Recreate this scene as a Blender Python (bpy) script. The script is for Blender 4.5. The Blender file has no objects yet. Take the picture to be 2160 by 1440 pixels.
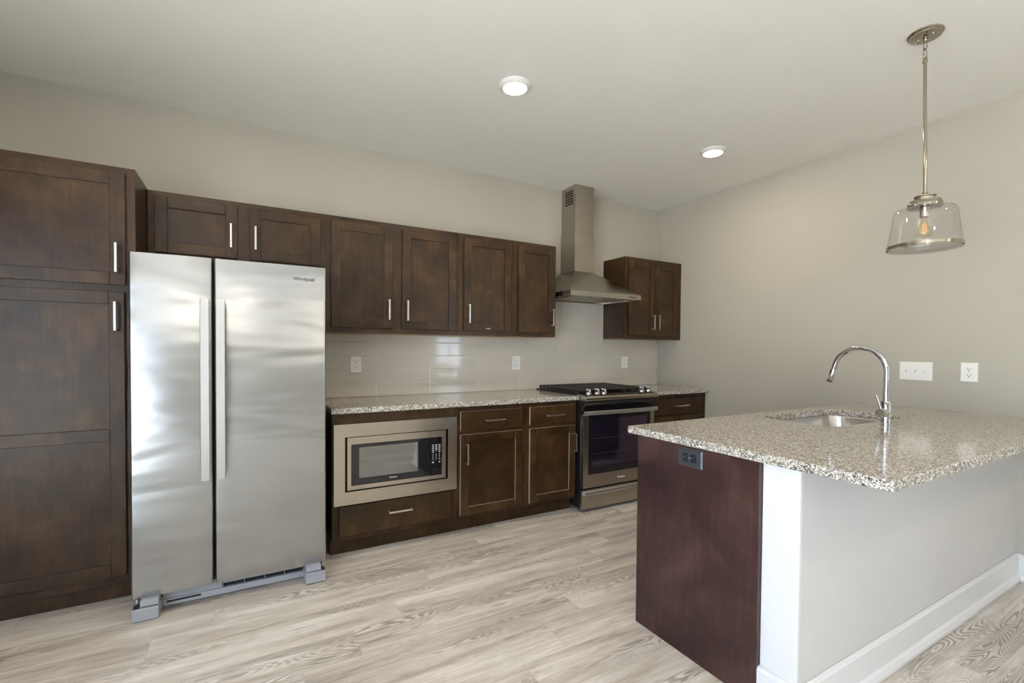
import bpy, bmesh, math, random
from mathutils import Vector, Matrix
random.seed(7)
SC = bpy.context.scene
COL = SC.collection
I = 0.0254
PI = math.pi

# ------------------------------------------------------------------ camera, sky, light, exposure
CAMLOC = (-3.7852, -3.5543, 1.2784)
YAW, PIT, ROL, FPX = 0.5154, -0.0205, 0.0079, 983.08
def camera():
    cy, sy = math.cos(YAW), math.sin(YAW); cp, sp = math.cos(PIT), math.sin(PIT)
    f = Vector((sy*cp, cy*cp, sp)); r = Vector((cy, -sy, 0)); u = r.cross(f)
    cr, sr = math.cos(ROL), math.sin(ROL)
    right = cr*r + sr*u; up = -sr*r + cr*u
    m = Matrix(((right.x, up.x, -f.x, CAMLOC[0]), (right.y, up.y, -f.y, CAMLOC[1]),
                (right.z, up.z, -f.z, CAMLOC[2]), (0, 0, 0, 1)))
    cd = bpy.data.cameras.new('camera'); co = bpy.data.objects.new('camera', cd); COL.objects.link(co)
    cd.sensor_width = 36; cd.lens = FPX/2160*36
    cd.shift_x = -0.27/2160; cd.shift_y = 35.45/2160
    cd.clip_start = 0.02
    co.matrix_world = m; SC.camera = co
camera()

WORLD_STRENGTH = 7.5
w = bpy.data.worlds.new('world'); SC.world = w; w.use_nodes = True
bg = w.node_tree.nodes['Background']
bg.inputs['Color'].default_value = (0.70, 0.84, 1.0, 1)
bg.inputs['Strength'].default_value = WORLD_STRENGTH
DOWNLIGHT = 150.0
# daylight sun: behind the kitchen wall, so it only reaches the ground outside
sd = bpy.data.lights.new('sun', 'SUN'); sd.energy = 90.0; sd.angle = 0.01; sd.color = (1.0, 0.98, 0.97)
so = bpy.data.objects.new('sun', sd); COL.objects.link(so); so.location = (0, 10, 12); so.rotation_euler = (math.radians(-32), 0, 0)

SC.view_settings.view_transform = 'Standard'
SC.view_settings.look = 'None'
SC.view_settings.gamma = 1
SC.view_settings.use_curve_mapping = False
SC.view_settings.exposure = 0.44
SC.cycles.use_denoising = True

# room
XL, YR, H = -5.60, -9.0, 2.7432
# openings (wall, a0, a1, z0, z1)
WIN_RIGHT = (-6.85, -5.30, 0.90, 2.20)
WIN_LEFT = (-6.70, -2.60, 0.05, 2.25)

def portal(name, loc, rot, sx, sy):
    l = bpy.data.lights.new(name, 'AREA'); l.shape = 'RECTANGLE'; l.size = sx; l.size_y = sy
    l.cycles.is_portal = True
    o = bpy.data.objects.new(name, l); o.location = loc; o.rotation_euler = rot; COL.objects.link(o)
def mid(a, b): return (a+b)/2
a = WIN_RIGHT;  portal('window_daylight', (0.13, mid(a[0], a[1]), mid(a[2], a[3])), (PI/2, 0, PI/2), a[1]-a[0], a[3]-a[2])
a = WIN_LEFT;   portal('window_daylight', (XL-0.13, mid(a[0], a[1]), mid(a[2], a[3])), (PI/2, 0, -PI/2), a[1]-a[0], a[3]-a[2])

# ------------------------------------------------------------------ materials
def mat(name):
    m = bpy.data.materials.new(name); m.use_nodes = True
    nt = m.node_tree
    return m, nt, nt.nodes['Principled BSDF']
def N(nt, t, **kw):
    n = nt.nodes.new(t)
    for k, v in kw.items(): setattr(n, k, v)
    return n
def L(nt, a, b): nt.links.new(a, b)
def setin(n, **kw):
    for k, v in kw.items(): n.inputs[k.replace('_', ' ')].default_value = v
def math_(nt, op, a, b=None, c=None):
    n = N(nt, 'ShaderNodeMath', operation=op)
    for i, v in enumerate((a, b, c)):
        if v is None: continue
        if isinstance(v, (int, float)): n.inputs[i].default_value = v
        else: L(nt, v, n.inputs[i])
    return n.outputs[0]
def ramp(nt, fac, stops, interp='LINEAR'):
    r = N(nt, 'ShaderNodeValToRGB'); r.color_ramp.interpolation = interp
    el = r.color_ramp.elements
    while len(el) < len(stops): el.new(0.5)
    for e, (p, c) in zip(el, stops):
        e.position = p; e.color = (*c, 1) if len(c) == 3 else c
    L(nt, fac, r.inputs['Fac']); return r.outputs['Color']
def mixc(nt, fac, a, b, blend='MIX'):
    n = N(nt, 'ShaderNodeMix', data_type='RGBA', blend_type=blend)
    for s, v in (('Factor', fac), ('A', a), ('B', b)):
        i = [q for q in n.inputs if q.name == s and (q.type == 'RGBA' if s != 'Factor' else q.type == 'VALUE')][0]
        if isinstance(v, (int, float)): i.default_value = v
        elif isinstance(v, tuple): i.default_value = (*v, 1)
        else: L(nt, v, i)
    return [q for q in n.outputs if q.type == 'RGBA'][0]
def objco(nt, scale=(1, 1, 1), rnd=False):
    t = N(nt, 'ShaderNodeTexCoord'); mp = N(nt, 'ShaderNodeMapping')
    mp.inputs['Scale'].default_value = scale
    L(nt, t.outputs['Object'], mp.inputs['Vector'])
    if rnd:
        oi = N(nt, 'ShaderNodeObjectInfo'); cx = N(nt, 'ShaderNodeCombineXYZ')
        for i, f in enumerate((37.0, 53.0, 71.0)): L(nt, math_(nt, 'MULTIPLY', oi.outputs['Random'], f), cx.inputs[i])
        L(nt, cx.outputs[0], mp.inputs['Location'])
    return mp.outputs['Vector']
def noise(nt, vec, scale, detail=3, rough=0.5, dist=0.0):
    n = N(nt, 'ShaderNodeTexNoise'); L(nt, vec, n.inputs['Vector'])
    n.inputs['Scale'].default_value = scale; n.inputs['Detail'].default_value = detail
    n.inputs['Roughness'].default_value = rough; n.inputs['Distortion'].default_value = dist
    return n.outputs['Fac']
def bump(nt, b, height, strength, distance):
    n = N(nt, 'ShaderNodeBump'); L(nt, height, n.inputs['Height'])
    n.inputs['Strength'].default_value = strength; n.inputs['Distance'].default_value = distance
    L(nt, n.outputs[0], b.inputs['Normal'])

def plain(name, col, rough=0.5, metal=0.0, spec=0.5, coat=0.0):
    m, nt, b = mat(name)
    setin(b, Base_Color=(*col, 1), Roughness=rough, Metallic=metal)
    b.inputs['Specular IOR Level'].default_value = spec
    b.inputs['Coat Weight'].default_value = coat
    return m
def paint(name, col, rough=0.6, bmp=0.03):
    m, nt, b = mat(name)
    v = objco(nt)
    c = ramp(nt, noise(nt, v, 1.3, 2), [(0.3, tuple(x*0.985 for x in col)), (0.7, tuple(min(1, x*1.015) for x in col))])
    L(nt, c, b.inputs['Base Color']); setin(b, Roughness=rough)
    b.inputs['Specular IOR Level'].default_value = 0.35
    bump(nt, b, noise(nt, v, 420, 2), bmp, 0.002)
    return m
def wood(name, dark, midc, light, rough=0.36, coat=0.25):
    m, nt, b = mat(name)
    v = objco(nt, (1, 1, 1), True)
    vg = objco(nt, (16, 16, 1.6), True)
    blot = noise(nt, v, 4.5, 5, 0.6, 0.6)
    grain = noise(nt, vg, 3.0, 5, 0.6, 0.3)
    fac = math_(nt, 'ADD', math_(nt, 'MULTIPLY', blot, 0.72), math_(nt, 'MULTIPLY', grain, 0.28))
    c = ramp(nt, fac, [(0.33, dark), (0.50, midc), (0.68, light)])
    L(nt, c, b.inputs['Base Color'])
    r = math_(nt, 'ADD', rough-0.06, math_(nt, 'MULTIPLY', blot, 0.12)); L(nt, r, b.inputs['Roughness'])
    b.inputs['Coat Weight'].default_value = coat; b.inputs['Coat Roughness'].default_value = 0.22
    b.inputs['Specular IOR Level'].default_value = 0.28
    bump(nt, b, grain, 0.05, 0.002)
    return m
def steel(name, col, rough=0.27, aniso=0.6, grain='x', wave=0.0, rot=0.0, amp=1.0):
    m, nt, b = mat(name)
    sc = {'x': (0.8, 60, 700), 'z': (700, 60, 0.8)}[grain]
    v = objco(nt, sc)
    g = noise(nt, v, 1.0, 3, 0.6)
    c = ramp(nt, g, [(0.3, tuple(x*(1-0.025*amp) for x in col)), (0.7, tuple(min(1, x*(1+0.02*amp)) for x in col))])
    L(nt, c, b.inputs['Base Color'])
    L(nt, math_(nt, 'ADD', rough-0.015*amp, math_(nt, 'MULTIPLY', g, 0.03*amp)), b.inputs['Roughness'])
    setin(b, Metallic=1.0, Anisotropic=aniso)
    b.inputs['Anisotropic Rotation'].default_value = rot
    t = N(nt, 'ShaderNodeTangent', direction_type='RADIAL', axis='Z'); L(nt, t.outputs[0], b.inputs['Tangent'])
    if wave:
        vw = objco(nt, (0.5, 1, 2.0))
        bump(nt, b, noise(nt, vw, 2.2, 2, 0.5, 0.4), wave, 0.05)
    return m

M = {}
M['wall'] = paint('wall_paint', (0.395, 0.374, 0.322))
M['wallgrey'] = paint('half_wall_paint', (0.57, 0.56, 0.555))
M['ceiling'] = paint('ceiling_paint', (0.90, 0.885, 0.84), 0.75)
M['white'] = paint('white_trim_paint', (0.68, 0.675, 0.685), 0.35, 0.01)
M['wood'] = wood('espresso_wood', (0.0110, 0.0048, 0.0016), (0.0315, 0.0148, 0.0048), (0.066, 0.0335, 0.0110), 0.34, 0.08)
M['wood_red'] = wood('espresso_panel', (0.014, 0.0052, 0.0052), (0.036, 0.0145, 0.0135), (0.066, 0.031, 0.026))
M['lit_or_worn'] = plain('lit_edge', (0.34, 0.25, 0.18), 0.42)  # pale colour painting the light that falls on door and drawer edges
M['wood_edge'] = plain('raw_edge', (0.42, 0.26, 0.12), 0.6)
M['inside'] = plain('dark_recess', (0.006, 0.005, 0.004), 0.7)
M['fridge'] = steel('brushed_steel_fridge', (0.455, 0.468, 0.485), 0.27, 0.25, 'z', 0.42, 0.25, 0.15)
M['steel'] = steel('brushed_steel', (0.50, 0.455, 0.395), 0.26, 0.6, 'x', 0.05, 0.25)
M['hood'] = steel('brushed_steel_hood', (0.40, 0.37, 0.325), 0.24, 0.5, 'x', 0.03, 0.25)
M['nickel'] = plain('brushed_nickel', (0.56, 0.54, 0.51), 0.28, 1.0)
M['handle'] = plain('satin_steel', (0.52, 0.52, 0.515), 0.42, 1.0)
M['sinksteel'] = steel('sink_steel', (0.50, 0.49, 0.48), 0.24, 0.6, 'x', 0.0, 0.25)
M['chrome'] = plain('chrome', (0.66, 0.66, 0.70), 0.05, 1.0)
M['polnick'] = plain('polished_nickel', (0.37, 0.335, 0.275), 0.09, 1.0)
M['blackglass'] = plain('black_glass', (0.008, 0.008, 0.009), 0.06, 0, 0.6)
M['mwglass'] = plain('microwave_window', (0.030, 0.029, 0.027), 0.05); M['mwglass'].node_tree.nodes['Principled BSDF'].inputs['IOR'].default_value = 2.9
M['black'] = plain('black_enamel', (0.010, 0.010, 0.011), 0.22)
M['blackmatte'] = plain('black_plastic', (0.012, 0.012, 0.013), 0.5)
M['iron'] = plain('cast_iron', (0.018, 0.016, 0.014), 0.55)
M['greyplastic'] = plain('grey_plastic', (0.30, 0.31, 0.34), 0.42)
M['greydark'] = plain('dark_grey_metal', (0.10, 0.10, 0.11), 0.4)
M['whiteplastic'] = plain('white_plastic', (0.80, 0.80, 0.77), 0.35)
M['ink'] = plain('print_dark', (0.03, 0.03, 0.03), 0.4)
M['gold'] = plain('print_gold', (0.55, 0.38, 0.12), 0.35)
M['printwhite'] = plain('print_white', (0.75, 0.75, 0.75), 0.5)
M['slategrey'] = plain('slate_plate', (0.065, 0.075, 0.092), 0.30, 0.6)
M['brass'] = plain('filament', (0.9, 0.50, 0.18), 0.4, 0.2)

def oven_glass():
    m, nt, b = mat('oven_glass')
    setin(b, Base_Color=(0.010, 0.008, 0.016, 1), Roughness=0.06)
    b.inputs['IOR'].default_value = 2.6
    b.inputs['Specular Tint'].default_value = (0.80, 0.66, 1.0, 1)
    return m
M['ovenglass'] = oven_glass()

def clear_glass(name, tint, rim, base=0.04, rough=0.02):
    m = bpy.data.materials.new(name); m.use_nodes = True; nt = m.node_tree
    nt.nodes.clear()
    out = N(nt, 'ShaderNodeOutputMaterial'); mx = N(nt, 'ShaderNodeMixShader')
    tr = N(nt, 'ShaderNodeBsdfTransparent'); gl = N(nt, 'ShaderNodeBsdfGlossy'); gl.inputs['Roughness'].default_value = rough
    lw = N(nt, 'ShaderNodeLayerWeight'); lw.inputs['Blend'].default_value = 0.5
    L(nt, ramp(nt, lw.outputs['Facing'], [(0.0, tint), (0.80, tint), (1.0, rim)]), tr.inputs['Color'])
    f5 = math_(nt, 'POWER', lw.outputs['Facing'], 5.0)
    L(nt, math_(nt, 'ADD', math_(nt, 'MULTIPLY', f5, 0.55), base), mx.inputs[0])
    L(nt, tr.outputs[0], mx.inputs[1]); L(nt, gl.outputs[0], mx.inputs[2]); L(nt, mx.outputs[0], out.inputs[0])
    return m
M['glass'] = clear_glass('clear_glass', (0.997, 0.998, 0.997), (0.90, 0.91, 0.905), 0.03)
M['bulbglass'] = clear_glass('amber_bulb_glass', (0.97, 0.92, 0.80), (0.86, 0.72, 0.50))
M['glassplate'] = clear_glass('seeded_glass_plate', (0.96, 0.95, 0.94), (0.90, 0.90, 0.90), 0.38, 0.12)
M['pane'] = clear_glass('window_pane', (0.96, 0.97, 0.97), (0.8, 0.82, 0.82))

def emit(name, col, s):
    m = bpy.data.materials.new(name); m.use_nodes = True; nt = m.node_tree; nt.nodes.clear()
    out = N(nt, 'ShaderNodeOutputMaterial'); e = N(nt, 'ShaderNodeEmission')
    e.inputs['Color'].default_value = (*col, 1); e.inputs['Strength'].default_value = s
    L(nt, e.outputs[0], out.inputs[0]); return m
M['lens'] = emit('led_lens', (1.0, 0.82, 0.60), DOWNLIGHT)

def granite():
    m, nt, b = mat('granite')
    v = objco(nt)
    warp = N(nt, 'ShaderNodeTexNoise'); L(nt, v, warp.inputs['Vector']); warp.inputs['Scale'].default_value = 150; warp.inputs['Detail'].default_value = 3
    av = N(nt, 'ShaderNodeVectorMath', operation='MULTIPLY_ADD')
    L(nt, warp.outputs['Color'], av.inputs[0]); av.inputs[1].default_value = (0.014, 0.014, 0.014); L(nt, v, av.inputs[2])
    def vor(scale):
        q = N(nt, 'ShaderNodeTexVoronoi'); L(nt, av.outputs[0], q.inputs['Vector']); q.inputs['Scale'].default_value = scale
        s = N(nt, 'ShaderNodeSeparateColor'); L(nt, q.outputs['Color'], s.inputs[0]); return s.outputs
    s1 = vor(215); s2 = vor(310)
    c = ramp(nt, s1[0], [(0.0, (0.72, 0.69, 0.64)), (0.28, (0.50, 0.465, 0.41)), (0.52, (0.30, 0.275, 0.24)), (0.74, (0.19, 0.175, 0.155)), (0.88, (0.035, 0.033, 0.032))], 'CONSTANT')
    dk = ramp(nt, s2[1], [(0.0, (0, 0, 0)), (0.85, (1, 1, 1))], 'CONSTANT')
    c = mixc(nt, dk, c, (0.03, 0.028, 0.028))
    c = mixc(nt, ramp(nt, noise(nt, v, 25, 3), [(0.35, (0, 0, 0)), (0.75, (0.35, 0.35, 0.35))]), c, (0.36, 0.33, 0.28))
    L(nt, c, b.inputs['Base Color'])
    setin(b, Roughness=0.10)
    b.inputs['Specular IOR Level'].default_value = 0.5
    return m
M['granite'] = granite()

def floor_mat():
    m, nt, b = mat('plank_floor')
    PW, PL = 0.1890, 1.237
    t = N(nt, 'ShaderNodeTexCoord'); sp = N(nt, 'ShaderNodeSeparateXYZ'); L(nt, t.outputs['Object'], sp.inputs[0])
    X, Y = sp.outputs[0], sp.outputs[1]
    yy = math_(nt, 'DIVIDE', math_(nt, 'SUBTRACT', -1.209, Y), PW)       # rows grow towards the camera
    row = math_(nt, 'FLOOR', yy); fy = math_(nt, 'SUBTRACT', yy, row)
    xx = math_(nt, 'DIVIDE', math_(nt, 'ADD', math_(nt, 'ADD', X, 123.9*I), math_(nt, 'MULTIPLY', row, 8.95*I)), PL)
    colm = math_(nt, 'FLOOR', xx); fx = math_(nt, 'SUBTRACT', xx, colm)
    cc = N(nt, 'ShaderNodeCombineXYZ'); L(nt, row, cc.inputs[0]); L(nt, colm, cc.inputs[1])
    wn = N(nt, 'ShaderNodeTexWhiteNoise', noise_dimensions='2D'); L(nt, cc.outputs[0], wn.inputs['Vector'])
    ws = N(nt, 'ShaderNodeSeparateColor'); L(nt, wn.outputs['Color'], ws.inputs[0])
    def coord(sx, sy):
        q = N(nt, 'ShaderNodeCombineXYZ')
        L(nt, math_(nt, 'ADD', math_(nt, 'MULTIPLY', X, sx), math_(nt, 'MULTIPLY', ws.outputs[0], 91)), q.inputs[0])
        L(nt, math_(nt, 'ADD', math_(nt, 'MULTIPLY', Y, sy), math_(nt, 'MULTIPLY', ws.outputs[1], 47)), q.inputs[1])
        L(nt, math_(nt, 'MULTIPLY', ws.outputs[2], 33), q.inputs[2]); return q.outputs[0]
    big = noise(nt, coord(0.9, 7.0), 1.0, 2, 0.45, 0.25)
    fib = noise(nt, coord(3.0, 110.0), 1.0, 4, 0.65)
    big = math_(nt, 'ADD', big, math_(nt, 'MULTIPLY', fib, 0.010))
    rings = math_(nt, 'SINE', math_(nt, 'MULTIPLY', big, 330.0))
    rings = math_(nt, 'MULTIPLY', math_(nt, 'ADD', rings, 1.0), 0.5)
    rm = ramp(nt, noise(nt, coord(0.8, 6.5), 1.0, 2, 0.5), [(0.47, (0, 0, 0)), (0.60, (1, 1, 1))])
    soft = noise(nt, coord(1.2, 14.0), 1.0, 4, 0.55, 0.5)
    lit_or_worn = noise(nt, coord(5.0, 22.0), 1.0, 5, 0.7, 0.8)
    soft = math_(nt, 'ADD', math_(nt, 'MULTIPLY', soft, 0.62), math_(nt, 'MULTIPLY', lit_or_worn, 0.38))
    base = ramp(nt, soft, [(0.33, (0.34, 0.302, 0.268)), (0.47, (0.565, 0.525, 0.482)), (0.60, (0.735, 0.705, 0.675))])
    tint = ramp(nt, wn.outputs['Value'], [(0.0, (0.90, 0.88, 0.86)), (0.5, (1.0, 0.99, 0.97)), (1.0, (1.06, 1.05, 1.03))])
    c = mixc(nt, 1.0, base, tint, 'MULTIPLY')
    c = mixc(nt, ramp(nt, fib, [(0.42, (0, 0, 0)), (0.72, (0.45, 0.45, 0.45))]), c, (0.33, 0.30, 0.265))
    ringm = math_(nt, 'MULTIPLY', math_(nt, 'MULTIPLY', ramp(nt, rings, [(0.30, (0, 0, 0)), (0.80, (1, 1, 1))]), rm), 0.78)
    c = mixc(nt, ringm, c, (0.225, 0.195, 0.17))
    kn = N(nt, 'ShaderNodeTexVoronoi'); L(nt, coord(1.5, 4.5), kn.inputs['Vector']); kn.inputs['Scale'].default_value = 1.0
    km = ramp(nt, kn.outputs['Distance'], [(0.03, (0.55, 0.55, 0.55)), (0.085, (0, 0, 0))])
    c = mixc(nt, km, c, (0.30, 0.27, 0.24))
    # seams
    dy = math_(nt, 'MULTIPLY', math_(nt, 'MINIMUM', fy, math_(nt, 'SUBTRACT', 1.0, fy)), PW)
    dx = math_(nt, 'MULTIPLY', math_(nt, 'MINIMUM', fx, math_(nt, 'SUBTRACT', 1.0, fx)), PL)
    d = math_(nt, 'MINIMUM', dx, dy)
    seam = ramp(nt, math_(nt, 'MULTIPLY', d, 100.0), [(0.04, (0.40, 0.40, 0.40)), (0.12, (0, 0, 0))])
    c = mixc(nt, seam, c, (0.20, 0.17, 0.14))
    L(nt, c, b.inputs['Base Color'])
    L(nt, math_(nt, 'ADD', 0.34, math_(nt, 'MULTIPLY', fib, 0.12)), b.inputs['Roughness'])
    b.inputs['Specular IOR Level'].default_value = 0.4
    bump(nt, b, math_(nt, 'SUBTRACT', fib, math_(nt, 'MULTIPLY', ringm, 0.6)), 0.12, 0.001)
    return m
M['floor'] = floor_mat()
def tile_mat():
    m, nt, b = mat('glazed_tile')
    v = objco(nt)
    c = ramp(nt, noise(nt, v, 2.0, 2), [(0.3, (0.50, 0.465, 0.41)), (0.7, (0.53, 0.495, 0.44))])
    L(nt, c, b.inputs['Base Color']); setin(b, Roughness=0.07)
    b.inputs['Specular IOR Level'].default_value = 0.62
    bump(nt, b, noise(nt, v, 14, 2), 0.10, 0.004)
    return m
M['tile'] = tile_mat()
M['grout'] = plain('grout', (0.60, 0.57, 0.52), 0.8)
M['earth'] = paint('outdoor_ground', (0.44, 0.43, 0.41), 0.9)

# ------------------------------------------------------------------ mesh helpers
ORG = {}
def bm_(): return bmesh.new()
def box(bm, x0, x1, y0, y1, z0, z1):
    v = [bm.verts.new(p) for p in ((x0, y0, z0), (x1, y0, z0), (x1, y1, z0), (x0, y1, z0), (x0, y0, z1), (x1, y0, z1), (x1, y1, z1), (x0, y1, z1))]
    for f in ((0, 3, 2, 1), (4, 5, 6, 7), (0, 1, 5, 4), (1, 2, 6, 5), (2, 3, 7, 6), (3, 0, 4, 7)): bm.faces.new([v[i] for i in f])
    return bm
def frame_of(d):
    d = Vector(d).normalized(); a = Vector((0, 0, 1)) if abs(d.z) < 0.9 else Vector((1, 0, 0))
    u = d.cross(a).normalized(); return u, d.cross(u).normalized(), d
def tube(bm, pts, r, seg=16, cap=True):
    pts = [Vector(p) for p in pts]; rr = r if isinstance(r, (list, tuple)) else [r]*len(pts)
    prev = None; rings = []; u = None
    for i, p in enumerate(pts):
        d = (pts[min(i+1, len(pts)-1)] - pts[max(i-1, 0)]).normalized()
        if u is None: u, v, _ = frame_of(d)
        else:
            u = (u - d*u.dot(d)).normalized(); v = d.cross(u)
        rings.append([bm.verts.new(p + rr[i]*(math.cos(2*PI*k/seg)*u + math.sin(2*PI*k/seg)*v)) for k in range(seg)])
    for A, B in zip(rings, rings[1:]):
        for k in range(seg): bm.faces.new((A[k], A[(k+1) % seg], B[(k+1) % seg], B[k]))
    if cap: bm.faces.new(rings[0][::-1]); bm.faces.new(rings[-1])
    return bm
def cyl(bm, a, b, r, seg=24): return tube(bm, [a, b], r, seg)
def lathe(bm, prof, c, seg=40, axis='z', closed=False):
    rings = []
    for r, h in prof:
        ring = []
        for k in range(seg):
            ca, sa = math.cos(2*PI*k/seg), math.sin(2*PI*k/seg)
            p = {'z': (r*ca, r*sa, h), 'y': (r*ca, h, r*sa), 'x': (h, r*ca, r*sa)}[axis]
            ring.append(bm.verts.new((c[0]+p[0], c[1]+p[1], c[2]+p[2])))
        rings.append(ring)
    pairs = list(zip(rings, rings[1:])) + ([(rings[-1], rings[0])] if closed else [])
    for A, B in pairs:
        for k in range(seg): bm.faces.new((A[k], A[(k+1) % seg], B[(k+1) % seg], B[k]))
    if not closed:
        if prof[0][0] > 1e-5: bm.faces.new(rings[0][::-1])
        if prof[-1][0] > 1e-5: bm.faces.new(rings[-1])
    return bm
def prism(bm, poly, x0, x1):
    """polygon in (y, z), run along x"""
    A = [bm.verts.new((x0, y, z)) for y, z in poly]; B = [bm.verts.new((x1, y, z)) for y, z in poly]; n = len(poly)
    for k in range(n): bm.faces.new((A[k], A[(k+1) % n], B[(k+1) % n], B[k]))
    bm.faces.new(A[::-1]); bm.faces.new(B); return bm
def poly_z(bm, pts, z0, z1):
    A = [bm.verts.new((x, y, z0)) for x, y in pts]; B = [bm.verts.new((x, y, z1)) for x, y in pts]; n = len(pts)
    for k in range(n): bm.faces.new((A[k], A[(k+1) % n], B[(k+1) % n], B[k]))
    bm.faces.new(A[::-1]); bm.faces.new(B); return bm
def rrect(x0, x1, y0, y1, r, n=8):
    out = []
    for cx, cy, a0 in ((x1-r, y0+r, -PI/2), (x1-r, y1-r, 0), (x0+r, y1-r, PI/2), (x0+r, y0+r, PI)):
        for k in range(n+1):
            a = a0 + PI/2*k/n; out.append((cx + r*math.cos(a), cy + r*math.sin(a)))
    return out
def origin_of(o): return ORG.get(o.name, Vector((0, 0, 0)))
def obj(name, bm, m, parent=None, bevel=0.0, smooth=False, local=False, origin=None, label=None, segs=2):
    bmesh.ops.recalc_face_normals(bm, faces=bm.faces[:])
    org = Vector((0, 0, 0))
    if parent is not None: org = origin_of(parent)
    elif origin is not None: org = Vector(origin)
    if not local and org.length: bmesh.ops.translate(bm, verts=bm.verts[:], vec=-org)
    me = bpy.data.meshes.new(name); bm.to_mesh(me); bm.free()
    if smooth:
        for p in me.polygons: p.use_smooth = True
    mats = m if isinstance(m, (list, tuple)) else [m]
    for q in mats: me.materials.append(q)
    o = bpy.data.objects.new(name, me); COL.objects.link(o)
    if parent is not None: o.parent = parent
    else: o.location = org
    ORG[o.name] = org
    if bevel:
        bv = o.modifiers.new('bevel', 'BEVEL'); bv.width = bevel; bv.segments = segs; bv.limit_method = 'ANGLE'; bv.angle_limit = math.radians(40)
        bv.harden_normals = False
    if smooth:
        md = o.modifiers.new('edges', 'EDGE_SPLIT'); md.split_angle = math.radians(42)
    if label: o['label'] = label
    return o
def tag(o, label, cat, group=None, kind=None):
    o['label'] = label; o['category'] = cat
    if group: o['group'] = group
    if kind: o['kind'] = kind
    return o
def thing(name, label, cat, loc, rotz=0.0, group=None):
    o = bpy.data.objects.new(name, None); COL.objects.link(o); o.location = loc; o.rotation_euler = (0, 0, rotz)
    o.empty_display_size = 0.1
    ORG[o.name] = Vector(loc)
    return tag(o, label, cat, group)
def text_obj(name, txt, size, m, parent, loc, rot=(PI/2, 0, 0), ext=0.0004):
    cu = bpy.data.curves.new('tmp', 'FONT'); cu.body = txt; cu.size = size; cu.extrude = ext; cu.align_x = 'CENTER'; cu.align_y = 'CENTER'
    cu.resolution_u = 4
    to = bpy.data.objects.new('tmp', cu); COL.objects.link(to)
    me = bpy.data.meshes.new_from_object(to.evaluated_get(bpy.context.evaluated_depsgraph_get()))
    bpy.data.objects.remove(to); me.name = name
    me.materials.clear(); me.materials.append(m)
    from mathutils import Euler
    me.transform(Matrix.Translation(Vector(loc) - origin_of(parent)) @ Euler(rot).to_matrix().to_4x4())
    o = bpy.data.objects.new(name, me); COL.objects.link(o); o.parent = parent; ORG[o.name] = origin_of(parent)
    return o

# ------------------------------------------------------------------ the room
def struct(name, bm, m, label, cat, bevel=0.0):
    o = obj(name, bm, m, bevel=bevel); return tag(o, label, cat, None, 'structure')
T = 0.12
struct('floor', box(bm_(), XL-T, T, YR-T, T, -0.08, 0), M['floor'], 'pale greige wood-look plank floor running along the cabinets', 'floor')
struct('ceiling', box(bm_(), XL-T, T, YR-T, T, H, H+0.1), M['ceiling'], 'smooth off-white painted ceiling over the kitchen', 'ceiling')
def wall_holes(axis, c0, c1, a0, a1, holes):
    bm = bm_()
    def bx(p, q, z0, z1):
        if q-p < 1e-4 or z1-z0 < 1e-4: return
        if axis == 'x': box(bm, p, q, c0, c1, z0, z1)
        else: box(bm, c0, c1, p, q, z0, z1)
    cur = a0
    for h in sorted(holes):
        bx(cur, h[0], 0, H); bx(h[0], h[1], 0, h[2]); bx(h[0], h[1], h[3], H); cur = h[1]
    bx(cur, a1, 0, H); return bm
struct('wall_back', wall_holes('x', 0, T, XL-T, T, []), M['wall'], 'greige wall behind the cabinets and hood', 'wall')
struct('wall_right', wall_holes('y', 0, T, YR, 0, [WIN_RIGHT]), M['wall'], 'greige wall where the peninsula ends', 'wall')
struct('wall_left', wall_holes('y', XL-T, XL, YR, 0, [WIN_LEFT]), M['wall'], 'greige wall beside the pantry cabinet', 'wall')
struct('wall_rear', wall_holes('x', YR-T, YR, XL-T, T, []), M['wall'], 'greige wall behind the viewer', 'wall')
def window(n, axis, c, sgn, h, mull):
    a0, a1, z0, z1 = h
    bm = bm_(); fw = 0.05; d0, d1 = c + sgn*0.03, c + sgn*0.09
    d0, d1 = min(d0, d1), max(d0, d1)
    def bx(p, q, y0, y1, dd0=d0, dd1=d1, B=bm):
        if axis == 'x': box(B, p, q, dd0, dd1, y0, y1)
        else: box(B, dd0, dd1, p, q, y0, y1)
    bx(a0, a0+fw, z0, z1); bx(a1-fw, a1, z0, z1); bx(a0+fw, a1-fw, z0, z0+fw); bx(a0+fw, a1-fw, z1-fw, z1)
    for k in range(1, mull):
        x = a0 + (a1-a0)*k/mull; bx(x-0.03, x+0.03, z0+fw, z1-fw)
    if z0 > 0.5: bx(a0+fw, a1-fw, mid(z0, z1)-0.02, mid(z0, z1)+0.02)
    f = obj('window_%d' % n, bm, M['white']); tag(f, 'white framed window number %d of the dining side' % n, 'window', None, 'structure')
    b2 = bm_(); m_ = mid(d0, d1); bx(a0+fw*0.5, a1-fw*0.5, z0+fw*0.5, z1-fw*0.5, m_-0.002, m_+0.002, b2)
    obj('pane', b2, M['pane'], f)
    # casing on the room side
    b3 = bm_(); cw = 0.07; e0, e1 = c - sgn*0.016, c
    e0, e1 = min(e0, e1), max(e0, e1)
    for p, q, y0, y1 in ((a0-cw, a0, z0, z1+cw), (a1, a1+cw, z0, z1+cw), (a0, a1, z1, z1+cw)): bx(p, q, y0, y1, e0, e1, b3)
    if z0 > 0.5: bx(a0-cw, a1+cw, z0-cw, z0, e0, e1, b3)
    obj('casing', b3, M['white'], f)
window(1, 'y', 0, 1, WIN_RIGHT, 2)
window(2, 'y', XL, -1, WIN_LEFT, 4)
struct('ground', box(bm_(), -40, 40, -45, 40, -0.40, -0.30), M['earth'], 'ground outside the windows', 'ground')

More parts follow.
